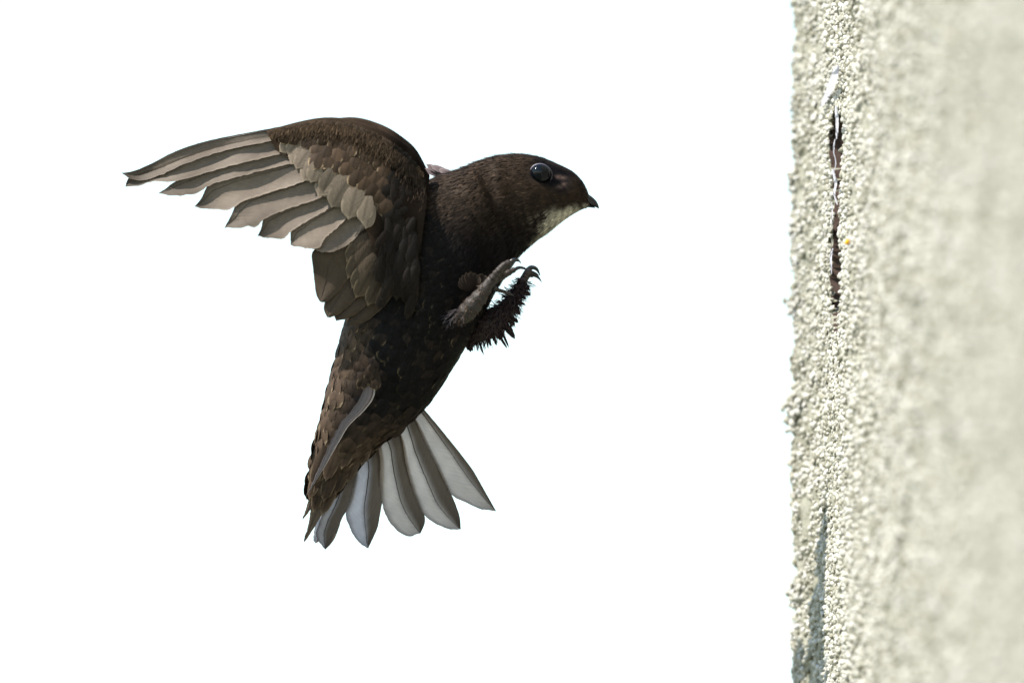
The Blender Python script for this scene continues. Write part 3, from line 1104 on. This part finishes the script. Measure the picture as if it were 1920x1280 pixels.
def coverts(wing):
    greyc = [scale_feather('greater_covert', 44 * K, 34 * K, np.array((0.155, 0.125, 0.098)) * f, np.array((.27, .22, .17)) * f, M_covert, nl=9, nw=9, rimw=.93, point=1.7, cup=.05) for f in (0.92, 1.0, 1.08)]
    tert = [scale_feather('greater_covert', 44 * K, 32 * K, np.array((0.058, 0.043, 0.031)) * f, np.array((.20, .15, .10)) * f, M_covert, nl=9, nw=9, rimw=.93, point=1.7, cup=.05) for f in (0.9, 1.0, 1.1)]
    brownc = [scale_feather('median_covert', 40 * K, 29 * K, np.array((0.048, 0.031, 0.020)) * f, np.array((.30, .225, .15)) * g, M_covert, nl=8, nw=9, rimw=.92, point=2.3) for f, g in ((0.75, .7), (1.0, 1.0), (1.2, .7), (.9, 1.3))]
    darkc = [scale_feather('median_covert', 40 * K, 29 * K, np.array((0.0085, 0.006, 0.005)) * f, np.array((.026, .02, .014)) * f, M_covert, nl=8, nw=9, rimw=.92, point=2.3) for f in (0.8, 1.1)]

    def put(name, me, rx, ry, tx, ty, w, lift0, Lref, Wref, rise=0.06):
        p, n = wplane(rx, ry, lift0)
        q, _ = wplane(tx, ty, lift0)
        ln = np.linalg.norm(q - p) / K
        place(name, me, p, q - p, n, wing, scale=(w / Wref, ln / Lref), lift=rise, roll=random.gauss(0, .08))

    # greater row, outer to inner
    G = [((566, 250), (512, 267), 22), ((570, 254), (525, 286), 30), ((584, 268), (546, 309), 34), ((612, 292), (568, 340), 36), ((640, 316), (596, 369), 38),
         ((656, 333), (622, 391), 34), ((672, 345), (654, 413), 36), ((692, 365), (680, 420), 26), ((700, 385), (687, 430), 20)]
    for i, (r_, t_, w) in enumerate(G):
        put('greater_covert', greyc[i % 3], r_[0], r_[1], t_[0], t_[1], w * 1.2, 3.5 + .3 * i, 44, 34, .035)
    for r_, t_, w in (((556, 243), (528, 268), 20), ((566, 262), (540, 290), 24), ((582, 280), (556, 318), 26), ((604, 300), (584, 344), 28), ((560, 252), (540, 276), 18), ((624, 318), (606, 362), 26)):
        put('greater_covert', greyc[random.randrange(3)], r_[0], r_[1], t_[0], t_[1], w * 1.2, 5.5, 44, 34, .035)
    # coverts over the inner secondaries
    Tc = [((696, 440), (650, 492), 30), ((700, 448), (652, 524), 30), ((705, 478), (660, 542), 28), ((716, 428), (680, 480), 28), ((722, 460), (684, 514), 30),
          ((735, 440), (706, 500), 32), ((740, 480), (700, 548), 28), ((700, 500), (668, 560), 26), ((722, 505), (690, 575), 26)]
    for i, (r_, t_, w) in enumerate(Tc):
        put('greater_covert', tert[i % 3], r_[0], r_[1], t_[0], t_[1], w * 1.2, -10 + (i % 4) * .6, 44, 32, .03)
    # brown rows up to the leading edge
    rows = [(0.58, 15, 34, 30), (0.46, 17, 30, 27), (0.34, 19, 26, 23), (0.24, 22, 20, 18), (0.15, 26, 15, 13)]
    for ri, (b, n, ln, w) in enumerate(rows):
        for k in range(n):
            a = 0.10 + 0.86 * (k + .5 * (ri % 2) + random.uniform(-.15, .15)) / n
            if a > .97 or (a < .26 and b > .4): continue
            p, dr = wing_surface_point(a, b - 0.10)
            # direction leans outwards on the hand, straight down near the body
            lean = np.array([-0.55 * (1 - a) - 0.05, 0.0])
            dr = nrm(dr + lean)
            l2 = ln * random.uniform(.85, 1.2)
            if a < .2: l2 *= .75
            me = random.choice(brownc if a < 0.70 or random.random() < .12 else darkc)
            put('median_covert', me, p[0], p[1], p[0] + dr[0] * l2, p[1] + dr[1] * l2, w * random.uniform(.95, 1.3), 8.5 - b * 3 + ri * .6, 40, 29, 0.04)
    # axillary feathers: long lax dark ones where the wing joins the flank
    for k in range(46):
        a = .72 + .275 * random.random()
        p, dr = wing_surface_point(a, .25 + .68 * random.random())
        put('median_covert', random.choice(darkc), p[0], p[1], p[0] + random.uniform(-26, 6), p[1] + random.uniform(38, 66), random.uniform(13, 24), 6 + random.uniform(0, 4), 40, 29, .04)
    # fine barbs along the leading edge and loosened over the rows
    n = 4200
    a = rng.uniform(0.02, .98, n); b = np.abs(rng.normal(0, .10, n)) + .012
    b = np.minimum(b, .95)
    q = 200
    Lc = catmull(LEAD, q); Tc_ = catmull(TRAIL, q)
    idx = np.arange(q)
    l = np.stack([np.interp(a * (q - 1), idx, Lc[:, k]) for k in (0, 1)], 1)
    t = np.stack([np.interp(a * (q - 1), idx, Tc_[:, k]) for k in (0, 1)], 1)
    p2 = l * (1 - b[:, None]) + t * b[:, None]
    dr = nrm(t - l) + np.stack([-0.75 * (1 - a), 0 * a], 1)
    dr = nrm(dr)
    d = wing_depth(p2[:, 0], p2[:, 1]) - 9 - 7 * smooth01(b * 8) + 12 * smooth01(1 - b * 9)
    P = P3(p2[:, 0], p2[:, 1], d)
    fl = RIGHT * dr[:, :1] - UP * dr[:, 1:]
    nor = nrm(-FWD + UP * (0.9 * smooth01(1 - b * 8))[:, None])
    dk = smooth01((a - .6) / .25)[:, None]
    col = (np.array((0.055, 0.036, 0.023)) * (1 - dk) + BROWN * .8 * dk) * rng.lognormal(0, .38, n)[:, None]
    barbs('marginal_coverts', P, fl, nor, rng.uniform(6, 13, n) * K, rng.uniform(1.0, 2.4, n) * K, col, wing, M_barb, lift=.10, tipc=1.5)


near_wing = build_wing(True)
far_wing = build_wing(False)


# --- tail
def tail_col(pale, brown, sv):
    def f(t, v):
        c = mixc(pale, brown, smooth01((sv + 0.10 - v) / 0.26))  # dimmer light through overlapping vanes painted in as a brown band
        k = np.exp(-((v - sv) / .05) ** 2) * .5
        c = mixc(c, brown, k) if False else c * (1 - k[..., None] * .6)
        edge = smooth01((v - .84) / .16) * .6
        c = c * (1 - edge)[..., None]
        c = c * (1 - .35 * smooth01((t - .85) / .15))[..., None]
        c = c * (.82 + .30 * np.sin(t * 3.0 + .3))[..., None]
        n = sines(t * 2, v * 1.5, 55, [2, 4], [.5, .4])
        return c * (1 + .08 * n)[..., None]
    return f


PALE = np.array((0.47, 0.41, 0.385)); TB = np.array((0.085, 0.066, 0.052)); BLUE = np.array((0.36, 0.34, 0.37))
TAIL = [
    ([(770, 735), (795, 767), (817, 793), (856, 841), (885, 879), (906, 915), (920, 940), (930, 958)],
     [(755, 745), (777, 789), (795, 827), (815, 868), (843, 924), (874, 942), (901, 954), (930, 958)], PALE, .26, 30),
    ([(755, 745), (785, 795), (806, 838), (828, 882), (846, 926), (856, 950), (862, 970), (864, 992)],
     [(728, 765), (747, 812), (754, 859), (767, 904), (790, 958), (812, 978), (842, 992), (864, 992)], PALE * 1.08, .50, 24),
    ([(735, 780), (756, 825), (766, 870), (777, 912), (790, 950), (796, 966), (796, 982), (788, 1000)],
     [(680, 820), (704, 850), (708, 890), (712, 920), (722, 963), (742, 992), (764, 1005), (788, 1000)], PALE, .48, 18),
    ([(705, 805), (718, 850), (720, 890), (718, 930), (712, 967), (708, 988), (700, 1007), (690, 1028)],
     [(655, 860), (664, 895), (657, 930), (648, 962), (654, 985), (664, 1006), (676, 1019), (690, 1028)], BLUE * 1.15, .50, 13),
    ([(675, 865), (668, 905), (660, 940), (642, 970), (635, 990), (628, 1008), (619, 1021), (609, 1030)],
     [(632, 890), (622, 925), (608, 955), (598, 980), (592, 1000), (596, 1013), (602, 1021), (609, 1030)], BLUE, .62, 9),
    ([(640, 880), (628, 920), (616, 950), (608, 980), (604, 998), (600, 1010), (596, 1016), (591, 1018)],
     [(615, 890), (606, 930), (596, 965), (590, 990), (588, 1002), (588, 1010), (589, 1015), (591, 1018)], BLUE * 1.2, .4, 12),
    ([(655, 885), (640, 918), (618, 942), (602, 966), (592, 984), (583, 998), (576, 1009), (569, 1017)],
     [(592, 885), (586, 925), (583, 950), (580, 970), (577, 986), (573, 999), (570, 1009), (569, 1017)], TB * 1.0, .55, 2),
    ([(605, 890), (597, 920), (589, 942), (580, 958), (574, 966), (566, 975)],
     [(586, 890), (583, 920), (578, 938), (574, 952), (570, 964), (566, 975)], TB * 2.2, .5, -2),
    ([(615, 850), (604, 880), (594, 900), (584, 916), (573, 930)],
     [(590, 840), (584, 870), (580, 892), (576, 912), (573, 930)], TB * 1.1, .5, -10),
]
for i, (R_, L_, c, sv, dep) in enumerate(TAIL):
    blade('tail_feather', R_, L_, (dep - 4, dep + 12), 5, -1, bird, M_tail if i < 6 else M_flight, tail_col(c, TB * 1.1, sv), shaft_v=sv, camber=3.5, rag=.35, shaft_r=1.2)
blade('tail_feather', [(700, 714), (704, 730), (700, 747), (683, 770), (656, 796), (636, 828), (606, 880), (574, 930)],
      [(684, 726), (674, 748), (660, 768), (643, 788), (628, 813), (611, 848), (591, 893), (574, 930)],
      (-66, -16), 1, -1, bird, M_flight, lambda t, v: mixc((0.42, 0.40, 0.42), (0.16, 0.145, 0.165), smooth01((v - .06) / .10)) * (1 - .35 * smooth01((v - .6) / .4)[..., None]), shaft_v=.16, camber=1.5, rag=.5, shaft_r=.9)


for k in range(9):
    me_ = scale_feather('rump_feather', 34 * K, 22 * K, BROWN * random.uniform(.6, 1.5), np.array([0.14, 0.105, 0.07]), M_bodyf, rimw=.9, spot=.4) if k < 3 else me_
    x_, y_ = 697 + random.uniform(-24, 14), 698 + random.uniform(-20, 14)
    place('rump_feather', me_, P3(x_, y_, -70), RIGHT * random.uniform(-.6, -.1) - UP - FWD * .1, -FWD, body_o, scale=(.8, random.uniform(.8, 1.1)), roll=random.gauss(0, .15), lift=.03)


long_cov = [scale_feather('undertail_covert', 80 * K, 30 * K, BROWN * f, np.array([0.15, 0.11, 0.075]), M_bodyf, nl=10, nw=9, rimw=.94, point=1.2, spot=.35, cup=.05, curl=.02) for f in (1.3, 1.8, 2.3)]
for q_, (rx, ry, tx, ty, w_, d_) in enumerate([(612, 870, 587, 962, 24, -12), (640, 868, 602, 968, 26, -10), (606, 860, 579, 938, 22, -16), (632, 850, 606, 942, 28, -18), (655, 850, 628, 928, 26, -16),
                                     (672, 835, 650, 905, 26, -18), (610, 835, 585, 912, 24, -22), (638, 822, 610, 903, 28, -26), (690, 815, 678, 872, 24, -20), (662, 812, 640, 880, 28, -28)]):
    p_, q2_ = P3(rx, ry, d_), P3(tx, ty, d_ + 3)
    place('undertail_covert', long_cov[q_ % 3], p_, q2_ - p_, -FWD + UP * .1, body_o, scale=(w_ / 30, np.linalg.norm(q2_ - p_) / (80 * K)), roll=random.gauss(0, .06), lift=.02)


# --- feet
def tube_mesh(paths, nv=12, sub=18, scute=0.0):
    V, F, off = [], [], 0
    for pts in paths:
        q = catmull(pts, sub)
        q[:, 3] *= 1 + scute * np.abs(np.sin(np.linspace(0, sub * .42, sub)))
        P = P3(q[:, 0], q[:, 1], q[:, 2]); r = np.maximum(q[:, 3], .25) * K
        tg = nrm(np.gradient(P, axis=0))
        a = nrm(np.cross(tg, FWD + 0.01)); b = np.cross(tg, a)
        ph = np.linspace(0, 2 * np.pi, nv, endpoint=False)
        ring = P[:, None] + r[:, None, None] * (np.cos(ph)[None, :, None] * a[:, None] + np.sin(ph)[None, :, None] * b[:, None])
        bump = 1.0
        V.append(ring.reshape(-1, 3)); V.append(P[:1]); V.append(P[-1:])
        f = [tuple(map(int, x)) for x in grid_faces(sub, nv, True, off)]
        n = sub * nv
        for j in range(nv):
            f.append((off + n, off + (j + 1) % nv, off + j)); f.append((off + n + 1, off + (sub - 1) * nv + j, off + (sub - 1) * nv + (j + 1) % nv))
        F += f
        off += n + 2
    return np.vstack(V), F


def knobbly(pts, n=5, amp=.18):
    """toe path with knuckle swellings"""
    q = catmull(pts, 14)
    q[:, 3] *= 1 + amp * np.sin(np.linspace(0, n * np.pi, 14)) ** 2
    return q


def spray(parent, name, pts, col, L, W, n, jit=.35, down=(0, 0, 0), label=None):
    """soft barbs growing from a limb path"""
    q = catmull(pts, 60)
    i = rng.integers(0, 60, n)
    P = P3(q[i, 0], q[i, 1], q[i, 2])
    tg = nrm(np.gradient(P3(q[:, 0], q[:, 1], q[:, 2]), axis=0))[i]
    d = nrm(rng.normal(0, 1, (n, 3)))
    nor = nrm(d - (d * tg).sum(1)[:, None] * tg)
    p = P + nor * (q[i, 3] * K * .92)[:, None]
    fl = nrm(-tg * .8 + nor * .35 + np.array(down))
    c = np.tile(col, (n, 1)) * rng.lognormal(0, .4, n)[:, None]
    return barbs(name, p, fl, nor, rng.uniform(L[0], L[1], n) * K, rng.uniform(W[0], W[1], n) * K, c, parent, M_barb, lift=.25, jit=jit, tipc=1.3)


# near foot
leg_n = [(862, 600, -78, 9), (873, 588, -90, 15), (886, 573, -102, 15.5), (900, 556, -108, 13), (914, 536, -112, 10), (926, 521, -113, 8)]
toes_n = [[(922, 524, -118, 6.5), (934, 509, -121, 5.6), (946, 497, -122, 4.8), (957, 491, -120, 3.8)],
          [(925, 524, -110, 6.5), (938, 511, -110, 5.2), (950, 500, -109, 4.4), (961, 493, -107, 3.4)],
          [(924, 528, -104, 6), (940, 519, -98, 5.6), (953, 512, -94, 5), (966, 505, -90, 3.8)],
          [(924, 538, -100, 4), (934, 544, -92, 3.4), (945, 547, -84, 2.8), (955, 551, -76, 2.4)]]
V, F = tube_mesh([leg_n] + [knobbly(t) for t in toes_n], 14, 44, .16)
foot_n = link('foot', make_mesh('foot', V - B0, F, M_foot, True), bird)
foot_n['label'] = 'near foot, pinkish grey, toes reaching up to the right'
for c in ([(956, 491.5, -120, 3.8), (964, 487, -121, 3.0), (971, 487.5, -121, 1.9), (976, 491.5, -120, .4)],
          [(960, 493.5, -107, 3.4), (966, 489, -107, 2.6), (973, 490, -107, 1.7), (977, 495, -107, .4)],
          [(965, 505.5, -90, 3.8), (974, 502, -88, 3.0), (984, 504, -86, 2.1), (992, 510, -84, .4)],
          [(954, 551, -76, 2.4), (959, 552, -74, 1.8), (963, 555, -72, .4)]):
    V, F = tube_mesh([c], 10, 14)
    link('claw', make_mesh('claw', V - B0, F, M_claw, True), foot_n)
spray(foot_n, 'leg_plumage', leg_n[:5], np.array((0.065, 0.045, 0.034)), (3, 8), (.9, 1.9), 900, down=-UP * .4 - RIGHT * .2)
spray(foot_n, 'leg_plumage', [(840, 598, -70, 14), (862, 590, -88, 14), (878, 584, -98, 11)], np.array((0.03, 0.026, 0.03)), (6, 14), (1.0, 2.0), 260, down=-UP * .9 - RIGHT * .3)
thigh = scale_feather('thigh_feather', 40 * K, 24 * K, (0.016, 0.010, 0.009), (.07, .05, .035), M_covert, nl=8, nw=7, rimw=.93)
for k in range(11):
    a = math.radians(-150 + k * 12.5)
    place('thigh_feather', thigh, P3(882 + k * 1.5, 543 - k * .5, -104 + k * .5), RIGHT * math.cos(a) - UP * math.sin(a) - FWD * .25, -FWD + UP * .3, foot_n, scale=(.72, random.uniform(.62, .88)), roll=random.gauss(0, .3), lift=.1)

# far foot
leg_f = [(880, 618, 20, 24), (908, 612, 12, 27), (930, 598, 4, 24), (948, 580, -2, 17), (962, 558, -6, 11), (973, 540, -9, 8.5), (982, 524, -11, 8), (988, 514, -12, 7.5)]
V, F = tube_mesh([leg_f, knobbly([(984, 518, -14, 6), (990, 509, -18, 5.5), (996, 505, -20, 4.5)], 3), knobbly([(986, 518, -8, 6), (993, 515, -6, 5), (1000, 516, -5, 4)], 3),
                  knobbly([(984, 514, -12, 5), (990, 510, -12, 5), (996, 510, -12, 4)], 3)])
foot_f = link('foot', make_mesh('foot', V - B0, F, M_footdark, True), bird)
foot_f['label'] = 'far foot, almost black, with hooked claws and shaggy leg feathers'
for c in ([(989, 507, -18, 5), (996, 501.5, -20, 4.2), (1006, 504.5, -21, 3.2), (1013, 517, -20, .5)],
          [(993, 515, -6, 4.6), (1001, 515.5, -5, 3.8), (1009, 520, -5, 2.4), (1016, 529, -4, .4)],
          [(990, 511, -12, 4.4), (998, 511, -13, 3.3), (1005, 513, -13, 2), (1011, 517, -13, .4)]):
    V, F = tube_mesh([c], 10, 14)
    link('claw', make_mesh('claw', V - B0, F, M_claw, True), foot_f)
spray(foot_f, 'leg_plumage', leg_f[:7], np.array((0.028, 0.019, 0.022)), (7, 22), (.7, 2.2), 3600, jit=.75, down=-UP * .3 + RIGHT * .25)
shag = scale_feather('leg_feather', 44 * K, 14 * K, (0.022, 0.015, 0.018), (.04, .03, .035), M_covert, nl=9, nw=5, point=1.1, rimw=.9)
for (x, y, tx, ty, d) in ((880, 628, 882, 664, 20), (896, 630, 906, 667, 12), (915, 628, 921, 655, 8), (922, 624, 933, 652, 5), (930, 615, 942, 640, 3),
                          (936, 612, 959, 658, 0), (930, 620, 952, 654, 6), (942, 600, 966, 636, -3), (945, 605, 962, 628, 3), (952, 588, 972, 606, -4), (950, 596, 969, 612, -4), (958, 572, 978, 590, -6), (962, 560, 988, 573, -7),
                          (968, 550, 990, 562, -6), (972, 545, 998, 553, -8), (975, 538, 994, 543, -8), (870, 630, 876, 662, 22)):
    p = P3(x, y, d); q = P3(tx, ty, d - 4)
    place('leg_feather', shag, p, q - p, -FWD + RIGHT * random.uniform(-.3, .3), foot_f, scale=(random.uniform(.35, 1.0), np.linalg.norm(q - p) / (44 * K) * random.uniform(.8, 1.05)), roll=random.gauss(0, .5))

# small pale scapular feathers showing over the far shoulder
scap = scale_feather('scapular_feather', 30 * K, 16 * K, (0.11, 0.085, 0.09), (.25, .2, .2), M_covert, nl=8, nw=7)
for (x, y, tx, ty, d) in ((836, 328, 798, 306, 40), (845, 326, 806, 308, 34), (850, 327, 822, 316, 28), (832, 332, 792, 314, 44)):
    p = P3(x, y, d); q = P3(tx, ty, d + 6)
    place('scapular_feather', scap, p, q - p, -FWD + UP * .5, bird, scale=(.8, np.linalg.norm(q - p) / (30 * K)))
